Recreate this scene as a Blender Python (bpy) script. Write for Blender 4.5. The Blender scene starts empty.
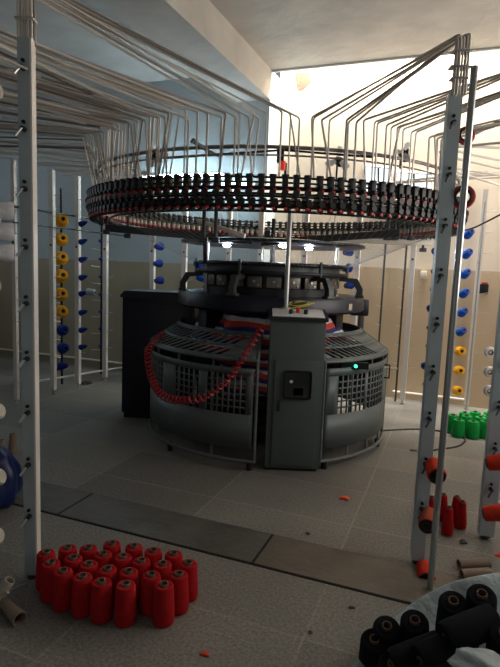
import bpy, bmesh, math, random
from mathutils import Vector, Matrix
random.seed(7)
S = bpy.context.scene
C = S.collection
PI = math.pi
rad = math.radians

# ------------------------------------------------------------------ camera, light, exposure
PITCH, ROLL, FPX, EYE = rad(7.0), rad(2.2), 530.0, 1.5
W_ = Vector((0, math.cos(PITCH), -math.sin(PITCH)))
R0 = Vector((1, 0, 0)); U0 = Vector((0, math.sin(PITCH), math.cos(PITCH)))
CR = math.cos(ROLL)*R0 + math.sin(ROLL)*U0
CU = -math.sin(ROLL)*R0 + math.cos(ROLL)*U0
cam = bpy.data.cameras.new('camera')
cam.sensor_fit = 'HORIZONTAL'; cam.sensor_width = 36.0; cam.lens = FPX/500*36
cam.clip_start = 0.05; cam.clip_end = 60
co = bpy.data.objects.new('camera', cam); C.objects.link(co)
co.matrix_world = Matrix(((CR.x, CU.x, -W_.x, 0), (CR.y, CU.y, -W_.y, 0), (CR.z, CU.z, -W_.z, EYE), (0, 0, 0, 1)))
S.camera = co
S.view_settings.view_transform = 'Standard'; S.view_settings.look = 'None'
S.view_settings.exposure = 0.0; S.view_settings.gamma = 1.0
S.view_settings.use_curve_mapping = False

def ray(x, y): return W_ + CR*((x-250)/FPX) + CU*((333.5-y)/FPX)
def atz(x, y, z=0.0):
    d = ray(x, y); return Vector((0, 0, EYE)) + d*((z-EYE)/d.z)
def atY(x, y, Y):
    d = ray(x, y); return Vector((0, 0, EYE)) + d*(Y/d.y)
YAW = rad(21); UX = Vector((math.cos(YAW), -math.sin(YAW), 0)); VX = Vector((math.sin(YAW), math.cos(YAW), 0))
def room(u, v, z=0.0): return UX*u + VX*v + Vector((0, 0, z))
def to_uv(p): return (p.x*UX.x+p.y*UX.y, p.x*VX.x+p.y*VX.y)

wd = bpy.data.worlds.new('sky'); S.world = wd; wd.use_nodes = True
wd.node_tree.nodes['Background'].inputs[0].default_value = (0.95, 0.97, 1.0, 1)
wd.node_tree.nodes['Background'].inputs[1].default_value = 0.25

def area(name, loc, target, sx, sy, power, col):
    l = bpy.data.lights.new(name, 'AREA'); l.shape = 'RECTANGLE'; l.size = sx; l.size_y = sy
    l.energy = power; l.color = col
    o = bpy.data.objects.new(name, l); C.objects.link(o); o.location = loc
    d = (Vector(target)-Vector(loc)).normalized()
    o.rotation_euler = d.to_track_quat('-Z', 'Y').to_euler()
    if abs(d.z) > .9: o.rotation_euler = (0, 0, -YAW)
    return o
# daylight falling through the roof slot along the back wall
area('roof_slot_daylight', room(-0.1, 6.41, 4.5), room(-0.1, 6.41, 0), 4.0, 0.28, 430, (1.0, 0.95, 0.86))
# added area light for the brightness on the right, at an unseen window
area('added_side_light', room(2.18, 3.65, 2.15), room(-1.0, 3.6, 3.7), 2.6, 1.8, 72, (1.0, 0.93, 0.84))
# added cool area light on the left, set at an unseen window
area('added_left_light', room(-6.9, 4.2, 2.6), room(-1.6, 4.4, 2.3), 2.2, 1.4, 11, (0.72, 0.88, 1.0))
# weak added fill light from behind the camera, at an unseen door opening
area('added_front_fill', room(-0.6, -1.4, 1.9), room(-1.4, 4.4, 1.9), 1.6, 1.6, .2, (0.85, 0.93, 1.0))

# ------------------------------------------------------------------ materials
MATS = {}
def mat(name, col, rough=.5, metal=0.0, bump=0.0, bscale=40, var=0.0, vscale=6, emit=None, estr=0, spec=None, trans=0, alpha=1.0):
    if name in MATS: return MATS[name]
    m = bpy.data.materials.new(name); m.use_nodes = True; nt = m.node_tree
    b = nt.nodes['Principled BSDF']
    b.inputs['Base Color'].default_value = (*col, 1); b.inputs['Roughness'].default_value = rough
    b.inputs['Metallic'].default_value = metal
    if spec is not None: b.inputs['Specular IOR Level'].default_value = spec
    if trans: b.inputs['Transmission Weight'].default_value = trans
    if alpha < 1: b.inputs['Alpha'].default_value = alpha
    if emit: b.inputs['Emission Color'].default_value = (*emit, 1); b.inputs['Emission Strength'].default_value = estr
    if var or bump:
        tc = nt.nodes.new('ShaderNodeTexCoord')
    if var:
        n = nt.nodes.new('ShaderNodeTexNoise'); n.inputs['Scale'].default_value = vscale; n.inputs['Detail'].default_value = 6
        nt.links.new(tc.outputs['Object'], n.inputs['Vector'])
        r = nt.nodes.new('ShaderNodeValToRGB'); r.color_ramp.elements[0].position = .3; r.color_ramp.elements[1].position = .7
        r.color_ramp.elements[0].color = (*[c*(1-var) for c in col], 1); r.color_ramp.elements[1].color = (*[min(1, c*(1+var)) for c in col], 1)
        nt.links.new(n.outputs['Fac'], r.inputs['Fac']); nt.links.new(r.outputs['Color'], b.inputs['Base Color'])
    if bump:
        n2 = nt.nodes.new('ShaderNodeTexNoise'); n2.inputs['Scale'].default_value = bscale; n2.inputs['Detail'].default_value = 8
        nt.links.new(tc.outputs['Object'], n2.inputs['Vector'])
        bp = nt.nodes.new('ShaderNodeBump'); bp.inputs['Strength'].default_value = bump; bp.inputs['Distance'].default_value = .02
        nt.links.new(n2.outputs['Fac'], bp.inputs['Height']); nt.links.new(bp.outputs['Normal'], b.inputs['Normal'])
    MATS[name] = m; return m
def yarn(name, col):
    """wound yarn: fine bands round the package"""
    m = mat(name, col, .9, spec=.15, var=.12, vscale=30); nt = m.node_tree; b = nt.nodes['Principled BSDF']
    tc = nt.nodes.new('ShaderNodeTexCoord'); w = nt.nodes.new('ShaderNodeTexWave'); w.bands_direction = 'Z'
    w.inputs['Scale'].default_value = 60; w.inputs['Distortion'].default_value = 3
    nt.links.new(tc.outputs['Object'], w.inputs['Vector'])
    bp = nt.nodes.new('ShaderNodeBump'); bp.inputs['Strength'].default_value = .35; bp.inputs['Distance'].default_value = .003
    nt.links.new(w.outputs['Fac'], bp.inputs['Height']); nt.links.new(bp.outputs['Normal'], b.inputs['Normal'])
    return m
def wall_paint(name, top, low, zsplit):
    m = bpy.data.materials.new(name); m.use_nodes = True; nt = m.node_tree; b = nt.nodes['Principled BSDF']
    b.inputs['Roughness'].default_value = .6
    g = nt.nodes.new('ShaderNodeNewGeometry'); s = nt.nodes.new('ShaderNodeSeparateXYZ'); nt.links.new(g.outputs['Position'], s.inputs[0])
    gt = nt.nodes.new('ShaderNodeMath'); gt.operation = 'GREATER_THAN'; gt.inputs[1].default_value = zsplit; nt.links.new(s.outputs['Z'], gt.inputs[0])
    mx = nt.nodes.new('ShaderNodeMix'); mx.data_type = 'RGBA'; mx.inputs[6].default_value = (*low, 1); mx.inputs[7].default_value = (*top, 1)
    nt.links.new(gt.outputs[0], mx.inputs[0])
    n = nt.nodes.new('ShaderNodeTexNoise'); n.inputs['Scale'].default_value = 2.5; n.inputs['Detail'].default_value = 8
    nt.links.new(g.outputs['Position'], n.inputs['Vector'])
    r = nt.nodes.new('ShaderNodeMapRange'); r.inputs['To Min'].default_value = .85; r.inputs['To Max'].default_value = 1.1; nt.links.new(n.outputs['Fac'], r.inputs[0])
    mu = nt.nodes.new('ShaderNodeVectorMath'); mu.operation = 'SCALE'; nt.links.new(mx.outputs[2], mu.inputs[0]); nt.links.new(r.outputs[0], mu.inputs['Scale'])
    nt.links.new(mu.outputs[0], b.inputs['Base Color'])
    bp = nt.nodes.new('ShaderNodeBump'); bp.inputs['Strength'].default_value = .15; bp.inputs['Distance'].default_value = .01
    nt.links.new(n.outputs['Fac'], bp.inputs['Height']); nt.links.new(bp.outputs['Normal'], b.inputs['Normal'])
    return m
def floor_mat():
    m = bpy.data.materials.new('stone_floor'); m.use_nodes = True; nt = m.node_tree; b = nt.nodes['Principled BSDF']; L = nt.links.new
    tc = nt.nodes.new('ShaderNodeTexCoord')
    def brick(off):
        mp = nt.nodes.new('ShaderNodeMapping'); mp.inputs['Location'].default_value = off; L(tc.outputs['Object'], mp.inputs[0])
        k = nt.nodes.new('ShaderNodeTexBrick'); k.offset = .5; k.inputs['Scale'].default_value = 1
        k.inputs['Brick Width'].default_value = .9; k.inputs['Row Height'].default_value = .53; k.inputs['Mortar Size'].default_value = .006
        k.inputs['Mortar Smooth'].default_value = .2
        k.inputs['Color1'].default_value = (.82, .82, .82, 1); k.inputs['Color2'].default_value = (1.12, 1.12, 1.12, 1)
        k.inputs['Mortar'].default_value = (1.3, 1.27, 1.2, 1); L(mp.outputs[0], k.inputs['Vector']); return k
    k = brick((.47, -3.03, 0)); k.offset = 0.0
    n1 = nt.nodes.new('ShaderNodeTexNoise'); n1.inputs['Scale'].default_value = 75; n1.inputs['Detail'].default_value = 9; L(tc.outputs['Object'], n1.inputs['Vector'])
    n2 = nt.nodes.new('ShaderNodeTexNoise'); n2.inputs['Scale'].default_value = 1.3; n2.inputs['Detail'].default_value = 7; L(tc.outputs['Object'], n2.inputs['Vector'])
    r1 = nt.nodes.new('ShaderNodeValToRGB'); r1.color_ramp.elements[0].position = .35; r1.color_ramp.elements[1].position = .68
    r1.color_ramp.elements[0].color = (.150, .141, .125, 1); r1.color_ramp.elements[1].color = (.265, .25, .225, 1); L(n1.outputs['Fac'], r1.inputs[0])
    r2 = nt.nodes.new('ShaderNodeMapRange'); r2.inputs['To Min'].default_value = .6; r2.inputs['To Max'].default_value = 1.35; L(n2.outputs['Fac'], r2.inputs[0])
    a = nt.nodes.new('ShaderNodeVectorMath'); a.operation = 'SCALE'; L(r1.outputs[0], a.inputs[0]); L(r2.outputs[0], a.inputs['Scale'])
    c = nt.nodes.new('ShaderNodeVectorMath'); c.operation = 'MULTIPLY'; L(a.outputs[0], c.inputs[0]); L(k.outputs['Color'], c.inputs[1])
    L(c.outputs[0], b.inputs['Base Color'])
    r3 = nt.nodes.new('ShaderNodeMapRange'); r3.inputs['To Min'].default_value = .45; r3.inputs['To Max'].default_value = .8; L(n2.outputs['Fac'], r3.inputs[0]); L(r3.outputs[0], b.inputs['Roughness'])
    b.inputs['Specular IOR Level'].default_value = .35
    bp = nt.nodes.new('ShaderNodeBump'); bp.inputs['Strength'].default_value = .08; bp.inputs['Distance'].default_value = .003
    L(n1.outputs['Fac'], bp.inputs['Height']); L(bp.outputs[0], b.inputs['Normal'])
    return m
def stripe_mat():
    m = bpy.data.materials.new('striped_fabric'); m.use_nodes = True; nt = m.node_tree; b = nt.nodes['Principled BSDF']; L = nt.links.new
    b.inputs['Roughness'].default_value = .85
    tc = nt.nodes.new('ShaderNodeTexCoord'); n = nt.nodes.new('ShaderNodeTexNoise'); n.inputs['Scale'].default_value = 2.2
    L(tc.outputs['Object'], n.inputs['Vector'])
    s = nt.nodes.new('ShaderNodeSeparateXYZ'); L(tc.outputs['Object'], s.inputs[0])
    a = nt.nodes.new('ShaderNodeMath'); a.operation = 'MULTIPLY_ADD'; a.inputs[1].default_value = .16; L(n.outputs['Fac'], a.inputs[0]); L(s.outputs['Z'], a.inputs[2])
    f = nt.nodes.new('ShaderNodeMath'); f.operation = 'MULTIPLY'; f.inputs[1].default_value = 9.0; L(a.outputs[0], f.inputs[0])
    fr = nt.nodes.new('ShaderNodeMath'); fr.operation = 'FRACT'; L(f.outputs[0], fr.inputs[0])
    r = nt.nodes.new('ShaderNodeValToRGB'); r.color_ramp.interpolation = 'CONSTANT'; e = r.color_ramp.elements
    e[0].position = 0; e[0].color = (.66, .07, .03, 1); e[1].position = .36; e[1].color = (.78, .76, .78, 1)
    q = e.new(.66); q.color = (.035, .04, .2, 1)
    L(fr.outputs[0], r.inputs[0]); L(r.outputs[0], b.inputs['Base Color']); return m

M = {
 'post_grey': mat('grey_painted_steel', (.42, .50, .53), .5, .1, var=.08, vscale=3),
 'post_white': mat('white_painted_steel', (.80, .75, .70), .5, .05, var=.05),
 'zinc': mat('zinc_steel', (.55, .55, .54), .35, .85),
 'tube': mat('dull_aluminium_tube', (.70, .65, .60), .42, .25),
 'tube_dark': mat('brown_grey_tube', (.25, .21, .20), .45, .3),
 'tube_mid': mat('worn_grey_tube', (.40, .36, .34), .45, .3),
 'chrome': mat('chrome', (.50, .53, .53), .25, .7),
 'black': mat('black_plastic', (.014, .013, .014), .5),
 'blackm': mat('black_metal', (.02, .02, .022), .4, .5),
 'navy': mat('navy_enamel', (.006, .008, .020), .38, .1),
 'guard': mat('grey_guard_steel', (.11, .13, .13), .5, .1, var=.06),
 'cab': mat('grey_green_enamel', (.085, .105, .10), .5, .1),
 'grey_iron': mat('grey_cast_iron', (.07, .08, .08), .5, .4),
 'cream': mat('cream_plastic', (.72, .66, .56), .5),
 'red': mat('red_plastic', (.75, .03, .03), .4),
 'paper': mat('brown_paper_tube', (.13, .09, .06), .8),
 'kraft': mat('kraft_paper', (.24, .18, .13), .8),
 'cardboard': mat('cream_cardboard', (.50, .46, .38), .8, var=.1),
 'y_red': yarn('red_yarn', (.43, .012, .016)),
 'y_orange': yarn('orange_red_yarn', (.60, .045, .02)),
 'y_rust': yarn('rust_yarn', (.36, .07, .035)),
 'y_yellow': yarn('yellow_yarn', (.95, .41, .02)),
 'y_blue': yarn('blue_yarn', (.02, .11, .52)),
 'y_dblue': yarn('dark_blue_yarn', (.016, .045, .26)),
 'y_green': yarn('green_yarn', (.012, .30, .06)),
 'y_white': yarn('white_yarn', (.86, .85, .90)),
 'y_black': yarn('black_yarn', (.008, .009, .014)),
 'y_grey': yarn('grey_yarn', (.32, .37, .40)),
 'y_maroon': yarn('maroon_yarn', (.36, .05, .05)),
 'glass_dark': mat('smoked_window', (.03, .035, .035), .08),
 'stripe': stripe_mat(),
 'led': mat('led_glow', (1, 1, 1), .5, emit=(.80, .92, 1.0), estr=90),
 'tubelamp': mat('tube_lamp_glow', (1, 1, 1), .5, emit=(.66, .88, 1.0), estr=45),
 'green_led': mat('green_indicator', (.05, .8, .4), .4, emit=(.05, 1, .45), estr=4),
 'red_lens': mat('red_lens', (.8, .04, .02), .3, emit=(1, .05, .02), estr=.35),
 'hose': mat('red_hose', (.42, .025, .03), .35),
 'plastic_bag': mat('clear_plastic_sheet', (.36, .43, .45), .4, bump=1.0, bscale=14),
 'blue_bag': mat('blue_plastic_bag', (.004, .013, .085), .35, bump=.5, bscale=8),
 'rag': mat('orange_lint', (.72, .09, .03), .9, bump=.5),
 'dark_lint': mat('dark_lint', (.05, .045, .045), .9),
 'cable': mat('black_cable', (.02, .02, .02), .5),
 'yellow_wire': mat('yellow_wire', (.72, .62, .08), .5),
 'blade': mat('pale_fan_blade', (.55, .57, .56), .4),
 'panel_top': mat('glossy_control_panel', (.86, .87, .88), .25, .1),
}

# ------------------------------------------------------------------ mesh helpers
class MB:
    def __init__(s): s.bm = bmesh.new(); s.mats = []; s.cur = 0
    def use(s, m):
        m = M[m] if isinstance(m, str) else m
        if m not in s.mats: s.mats.append(m)
        s.cur = s.mats.index(m); return s
    def face(s, vs, smooth=False):
        try: f = s.bm.faces.new(vs)
        except ValueError: return None
        f.material_index = s.cur; f.smooth = smooth; return f
    def box(s, c, d, rot=None, bev=0.0):
        c = Vector(c); hx, hy, hz = d[0]/2, d[1]/2, d[2]/2
        b2 = bmesh.new(); bmesh.ops.create_cube(b2, size=1)
        for v in b2.verts: v.co = Vector((v.co.x*d[0], v.co.y*d[1], v.co.z*d[2]))
        if bev: bmesh.ops.bevel(b2, geom=b2.edges[:], offset=bev, segments=2, affect='EDGES', profile=.6)
        R = rot if rot is not None else Matrix.Identity(3)
        if isinstance(R, (int, float)): R = Matrix.Rotation(R, 3, 'Z')
        mp = {v: s.bm.verts.new(R @ v.co + c) for v in b2.verts}
        for f in b2.faces: s.face([mp[v] for v in f.verts])
        b2.free(); return s
    def _ring(s, p, t, r, n, ref=None):
        t = t.normalized(); a = ref if ref else (Vector((0, 0, 1)) if abs(t.z) < .9 else Vector((1, 0, 0)))
        x = t.cross(a).normalized(); y = t.cross(x).normalized()
        return [s.bm.verts.new(p + x*(r*math.cos(2*PI*i/n)) + y*(r*math.sin(2*PI*i/n))) for i in range(n)]
    def tube(s, pts, r, n=8, caps=True, closed=False):
        pts = [Vector(p) for p in pts]; N = len(pts); rings = []
        for i, p in enumerate(pts):
            a = pts[i-1] if (i > 0 or closed) else p; b = pts[(i+1) % N] if (i < N-1 or closed) else p
            t = ((p-a).normalized() + (b-p).normalized()) if a != p and b != p else (b-a)
            if t.length < 1e-6: t = b-a
            rr = r[i] if isinstance(r, (list, tuple)) else r
            t = t.normalized(); ref = None
            if rings and True:
                # parallel transport
                x = lastx - t*lastx.dot(t); x.normalize()
            else:
                q = Vector((0, 0, 1)) if abs(t.z) < .9 else Vector((1, 0, 0)); x = t.cross(q).normalized()
            lastx = x; y = t.cross(x)
            rings.append([s.bm.verts.new(p + x*(rr*math.cos(2*PI*k/n)) + y*(rr*math.sin(2*PI*k/n))) for k in range(n)])
        M_ = N if closed else N-1
        for i in range(M_):
            A, B = rings[i], rings[(i+1) % N]
            for k in range(n): s.face([A[k], A[(k+1) % n], B[(k+1) % n], B[k]], True)
        if caps and not closed: s.face(rings[0][::-1]); s.face(rings[-1])
        return s
    def cyl(s, p0, p1, r0, r1=None, n=16): return s.tube([p0, p1], [r0, r0 if r1 is None else r1], n)
    def lathe(s, prof, c=(0, 0, 0), axis=(0, 0, 1), n=24, closed=False, a0=0, a1=2*PI):
        """prof: (r, h) pairs turned round the axis through c"""
        c = Vector(c); ax = Vector(axis).normalized(); q = ax.to_track_quat('Z', 'Y') if abs(ax.z) < .9999 else None
        full = abs(a1-a0-2*PI) < 1e-6; rings = []
        m = n if full else n+1
        for i in range(m):
            a = a0 + (a1-a0)*i/n; row = []
            for (r, h) in prof:
                v = Vector((r*math.cos(a), r*math.sin(a), h))
                v = (q @ v) if q else Vector((v.x, v.y, v.z*(1 if ax.z > 0 else -1)))
                row.append(s.bm.verts.new(c+v))
            rings.append(row)
        P = len(prof)
        for i in range(n):
            A = rings[i]; B = rings[(i+1) % m]
            for k in range(P if closed else P-1):
                s.face([A[k], B[k], B[(k+1) % P], A[(k+1) % P]], True)
        return s
    def build(s, name, m=None, parent=None, loc=None, flat=False):
        if m is not None and not s.mats: s.use(m)
        bmesh.ops.remove_doubles(s.bm, verts=s.bm.verts, dist=1e-5)
        bmesh.ops.recalc_face_normals(s.bm, faces=s.bm.faces)
        me = bpy.data.meshes.new(name); s.bm.to_mesh(me); s.bm.free()
        for mm in s.mats: me.materials.append(mm)
        o = bpy.data.objects.new(name, me); C.objects.link(o)
        if parent: o.parent = parent
        if loc is not None: o.location = loc
        try:
            me.set_sharp_from_angle(angle=rad(40))
        except Exception: pass
        return o
def B(m): return MB().use(m)
def tag(o, label=None, cat=None, group=None, kind=None):
    if label: o['label'] = label
    if cat: o['category'] = cat
    if group: o['group'] = group
    if kind: o['kind'] = kind
    return o
def thing(name, label, cat, loc=(0, 0, 0), rz=0, group=None):
    o = bpy.data.objects.new(name, None); o.empty_display_size = .1; C.objects.link(o)
    o.location = loc; o.rotation_euler = (0, 0, rz); return tag(o, label, cat, group)
def struct(o): o['kind'] = 'structure'; return o
def copy_tree(o, parent=None):
    c = o.copy(); C.objects.link(c)
    if parent: c.parent = parent
    for ch in list(o.children): copy_tree(ch, c)
    return c
def circ(R, z, n=96, c=(0, 0)): return [(c[0]+R*math.sin(2*PI*i/n), c[1]-R*math.cos(2*PI*i/n), z) for i in range(n)]
def ORD(i): return ['first', 'second', 'third', 'fourth', 'fifth', 'sixth', 'seventh', 'eighth', 'ninth', 'tenth', 'eleventh', 'twelfth'][i]

# ------------------------------------------------------------------ the room
RM = Matrix.Rotation(-YAW, 3, 'Z')
def rbox(name, u0, u1, v0, v1, z0, z1, m):
    b = MB().use(m); b.box(((u0+u1)/2, (v0+v1)/2, (z0+z1)/2), (u1-u0, v1-v0, z1-z0))
    o = b.build(name); o.rotation_euler = (0, 0, -YAW); return o
U_L, U_R, V_F, V_L, V_B, HC = -7.0, 2.2, -1.5, 6.2, 6.55, 3.84
U_S = -2.24
struct(rbox('floor', U_L-.2, U_R+.2, V_F-.2, V_B+.2, -.1, 0, floor_mat()))
wall_cool_light = wall_paint('wall_paint_cool_light', (.42, .48, .50), (.38, .33, .23), 1.53)  # same wall paint as the right bay; cooler light put into its colour
wall_warm_light = wall_paint('wall_paint_warm_light', (.84, .73, .60), (.60, .46, .31), 1.57)  # same wall paint again, with warm daylight put into its colour
plain = mat('grey_plaster', (.40, .41, .41), .8, bump=.3, bscale=5, var=.1, vscale=2)
ceil_m = mat('bare_concrete_ceiling', (.46, .44, .41), .85, bump=.5, bscale=5, var=.13, vscale=2.2)
struct(rbox('wall_back', U_S, U_R+.2, V_B, V_B+.2, 0, 4.7, wall_warm_light))
struct(rbox('wall_back_left', U_L-.2, U_S, V_L, V_B+.2, 0, HC, wall_cool_light))
def wall_hole(name, fixed0, fixed1, a0, a1, z1, holes, m, along='v'):
    """wall with rectangular openings; along v at fixed u, or along u at fixed v"""
    b = MB().use(m)
    def bx(p0, p1, q0, q1):
        if p1-p0 < 1e-4 or q1-q0 < 1e-4: return
        if along == 'v': b.box(((fixed0+fixed1)/2, (p0+p1)/2, (q0+q1)/2), (fixed1-fixed0, p1-p0, q1-q0))
        else: b.box(((p0+p1)/2, (fixed0+fixed1)/2, (q0+q1)/2), (p1-p0, fixed1-fixed0, q1-q0))
    h0, h1, g0, g1 = holes
    bx(a0, h0, 0, z1); bx(h1, a1, 0, z1); bx(h0, h1, 0, g0); bx(h0, h1, g1, z1)
    o = b.build(name); o.rotation_euler = (0, 0, -YAW); return struct(o)
wall_hole('wall_right', U_R, U_R+.2, V_F, V_B, 4.7, (2.3, 5.0, 1.2, 3.1), plain)
wall_hole('wall_left', U_L-.2, U_L, V_F, V_L, HC, (3.0, 5.4, 1.8, 3.3), wall_cool_light)
wall_hole('wall_front', V_F-.2, V_F, U_L, U_R, HC, (-1.6, .4, 0, 2.9), plain, 'u')
def window_frame(name, fixed, a0, a1, z0, z1):
    b = MB().use('post_white')
    for p in (a0+.03, (a0+a1)/2, a1-.03): b.box((fixed, p, (z0+z1)/2), (.06, .06, z1-z0))
    for q in (z0+.03, z1-.03): b.box((fixed, (a0+a1)/2, q), (.055, a1-a0, .06))
    o = b.build(name); o.rotation_euler = (0, 0, -YAW); return struct(o)
window_frame('window_1', U_R+.1, 2.3, 5.0, 1.2, 3.1)  # unseen window, added to carry the right side light
window_frame('window_2', U_L-.1, 3.0, 5.4, 1.8, 3.3)  # unseen window, added to carry the cool left light
struct(rbox('ceiling', U_L-.2, U_R+.2, V_F-.2, 6.22, HC, HC+.18, ceil_m))
struct(rbox('trim_1', -2.72, U_S, V_F, V_L-.002, 3.5, HC, ceil_m))          # the concrete beam
struct(rbox('trim_2', U_S-.2, U_R+.2, 6.22, 6.26, HC-.02, 4.7, plain))         # edge of the roof slot
# worn stone channel cover crossing the floor, in slabs
chan = mat('worn_channel_slab', (.130, .110, .085), .6, bump=.3, bscale=30, var=.25, vscale=4)
chan_d = mat('dark_channel_plate', (.105, .098, .086), .5, bump=.2, bscale=30, var=.25, vscale=4)
gap_m = mat('channel_gap', (.01, .009, .008), .9)
struct(rbox('trim_3', -6.5, 2.2, 2.39, 2.73, 0, .003, gap_m))
edges = [-6.4, -3.9, -2.1, -0.86, 0.55, 2.19]
for i in range(5):
    struct(rbox('trim_%d' % (4+i), edges[i]+.008, edges[i+1]-.008, 2.40, 2.72, 0, .007, chan_d if i in (1, 2) else chan))
# plaster fallen off the bright wall
b = B(mat('exposed_brown_plaster', (.30, .15, .10), .9, bump=.4)); pts = []
pc = Vector((0, 0, 0))
for px, py in [(295, 73), (297, 88), (299, 91), (304, 89), (309, 84), (312, 80), (309, 80), (310, 72)]:
    d = ray(px, py); t = (V_B-.004)/(d.x*VX.x+d.y*VX.y); pts.append(Vector((0, 0, EYE))+d*t)
vs = [b.bm.verts.new(p) for p in pts]; b.face(vs)
f2 = [b.bm.verts.new(p+VX*.003) for p in pts]; b.face(f2)
for i in range(len(vs)): b.face([vs[i], vs[(i+1) % len(vs)], f2[(i+1) % len(vs)], f2[i]])
struct(b.build('trim_9'))
# conduit and skirting pipe along the back wall
for i, (u0, u1, v, z) in enumerate([(-.62, .2, 6.50, .09), (-6.5, -2.9, 6.16, .12)]):
    b = B('post_white'); b.tube([room(u0, v, z), room(u1, v, z)], .014, 8); struct(b.build('trim_%d' % (10+i)))

# ------------------------------------------------------------------ yarn cones
def cone_mesh(ym, rb, rt, h, hole=.012, core='paper', n=24):
    """standing cone, base at z=0"""
    b = MB().use(ym)
    b.lathe([(rb*.93, 0.004), (rb, .02*h/.2), (rb*1.0, .05*h/.2), (rt*1.02+.0, h*.93), (rt*.93, h*.975), (rt*.75, h*.985), (hole*1.3, h*.96)], n=n)
    b.lathe([(hole*1.3, .006), (rb*.93, .004)], n=n)
    return b
def core_mesh(core, h, hole, n=16):
    b = MB().use(core)
    b.lathe([(hole*1.35, 0.0), (hole*1.35, h*1.01), (hole*1.28, h*1.03), (hole, h*1.03), (hole, 0.0)], n=n, closed=True); return b
PROTO = {}
def cone(kind, loc, label, group=None, axis=None, name='yarn_cone', spec=None, cat='yarn cone'):
    """kind -> (yarn material, base radius, top radius, height, hole radius, core)"""
    ym, rb, rt, h, hole, core = CONES[kind]
    if kind not in PROTO:
        r = thing(name, None, None); cone_mesh(ym, rb, rt, h, hole).build('yarn', parent=r); core_mesh(core, h, hole).build('paper_tube', parent=r)
        if kind in ('orange', 'rust'):
            q = B('blackm'); q.lathe([(0, .0), (rb*.84, .0), (rb*.84, .003), (0, .003)], n=20); q.build('hollow_shade_disc', parent=r)  # black disc put in for the shade inside the hollow base
        PROTO[kind] = r
    else: r = copy_tree(PROTO[kind])
    r.location = loc
    r.rotation_mode = 'QUATERNION'
    if axis is not None: r.rotation_quaternion = Vector(axis).to_track_quat('Z', 'Y')
    else:
        r.rotation_quaternion = Matrix.Rotation(random.random()*6, 3, 'Z').to_quaternion()
    for k in ('group',):
        if k in r: del r[k]
    return tag(r, label, cat, group)
CONES = {
 'red': ('y_red', .047, .040, .172, .014, 'paper'),
 'slim': ('y_red', .034, .022, .165, .012, 'paper'),
 'green': ('y_green', .062, .050, .165, .014, 'paper'),
 'orange': ('y_orange', .046, .038, .125, .020, 'paper'),
 'rust': ('y_rust', .044, .034, .135, .020, 'paper'),
 'yellow': ('y_yellow', .080, .056, .105, .017, 'black'),
 'blue': ('y_dblue', .050, .026, .115, .011, 'paper'),
 'bsmall': ('y_dblue', .034, .016, .105, .008, 'paper'),
 'blueface': ('y_dblue', .068, .048, .10, .015, 'black'),
 'bblue': ('y_blue', .045, .034, .125, .013, 'paper'),
 'white': ('y_white', .055, .042, .17, .014, 'paper'),
 'wface': ('y_white', .045, .036, .08, .015, 'paper'),
 'black': ('y_black', .054, .048, .20, .0135, 'paper'),
 'grey': ('y_grey', .045, .035, .10, .012, 'paper'),
 'ringcone': ('y_maroon', .058, .052, .09, .030, 'blackm'),
 'ryellow': ('y_yellow', .050, .041, .10, .013, 'paper'),
}
def bare_cone(name, loc, axis, L, r0, r1, m, label, group=None):
    b = MB().use(m)
    if name == 'solid': name = 'yarn_cone'; b.lathe([(0, 0), (r0*.8, 0), (r0, .008), (r1, L), (0, L)], n=24)
    else: b.lathe([(r0, 0), (r1, L), (r1*.8, L), (r0*.86, 0)], n=20, closed=True)
    o = b.build(name); o.location = loc; o.rotation_mode = 'QUATERNION'; o.rotation_quaternion = Vector(axis).to_track_quat('Z', 'Y')
    return tag(o, label, 'cone', group)

# red cones on the floor by the left post
REDS = [(107,73),(152,62),(201,62),(253,54),(303,60),(343,73),(395,75),(116,95),(167,85),(233,76),(281,80),(203,100),(320,92),(368,100),(427,98),(143,114),(243,110),(298,113),(190,122),(407,121),(347,122),(231,138),(287,141),(373,144)]
rows = [(0,'back row'),(7,'second row from back'),(11,'third row from back'),(15,'second row from front'),(21,'front row')]
red_pts = []
for i, (x, y) in enumerate(REDS):
    p = atz(x/2.273, 520+y/2.273, .172); p.z = 0; red_pts.append(p)
for it in range(60):                                   # settle them so that none share space
    for i in range(len(red_pts)):
        for j in range(i):
            d = red_pts[i]-red_pts[j]
            if d.length < .0955: s = (.0955-d.length)/2+1e-5; d.normalize(); red_pts[i] += d*s; red_pts[j] -= d*s
for i, p in enumerate(red_pts):
    rn = [r for r in rows if r[0] <= i][-1]; k = i-rn[0]; n = ([r[0] for r in rows]+[24])[rows.index(rn)+1]-rn[0]
    cone('red', p, 'red yarn cone by the left post, %s, %s from left' % (rn[1], ORD(k)), 'red cones on the floor by the left post')
# green cones
GR = [(392,110),(425,113),(458,113),(385,97),(404,98),(440,100),(412,90),(432,90),(455,95),(470,90)]
gp = []
for x, y in GR: p = atz(320+x/2.78, 380+y/2.78, .165); p.z = 0; gp.append(p)
for it in range(60):
    for i in range(len(gp)):
        for j in range(i):
            d = gp[i]-gp[j]
            if d.length < .127: s = (.127-d.length)/2+1e-5; d.normalize(); gp[i] += d*s; gp[j] -= d*s
gl = ['front left corner', 'front row middle', 'front row right, half behind the post', 'second row left end', 'second row, second from left', 'second row right', 'back row left', 'back row middle', 'third row right', 'back row right end by the post']
for p, l in zip(gp, gl): cone('green', p, 'green yarn cone in the cluster at right back, '+l, 'green cones on the floor')
# slim red cones at right
for (x, y), l in zip([(117,212),(162,202),(183,250),(212,210),(232,228)], ['left one half behind the post', 'back centre one', 'front centre one', 'back right one', 'front right one']):
    p = atz(400+x/3.71, 440+y/3.71, .165); p.z = 0
    cone('slim', p, 'slim red yarn cone standing behind the chrome pole, '+l, 'slim red cones on the floor')

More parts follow.
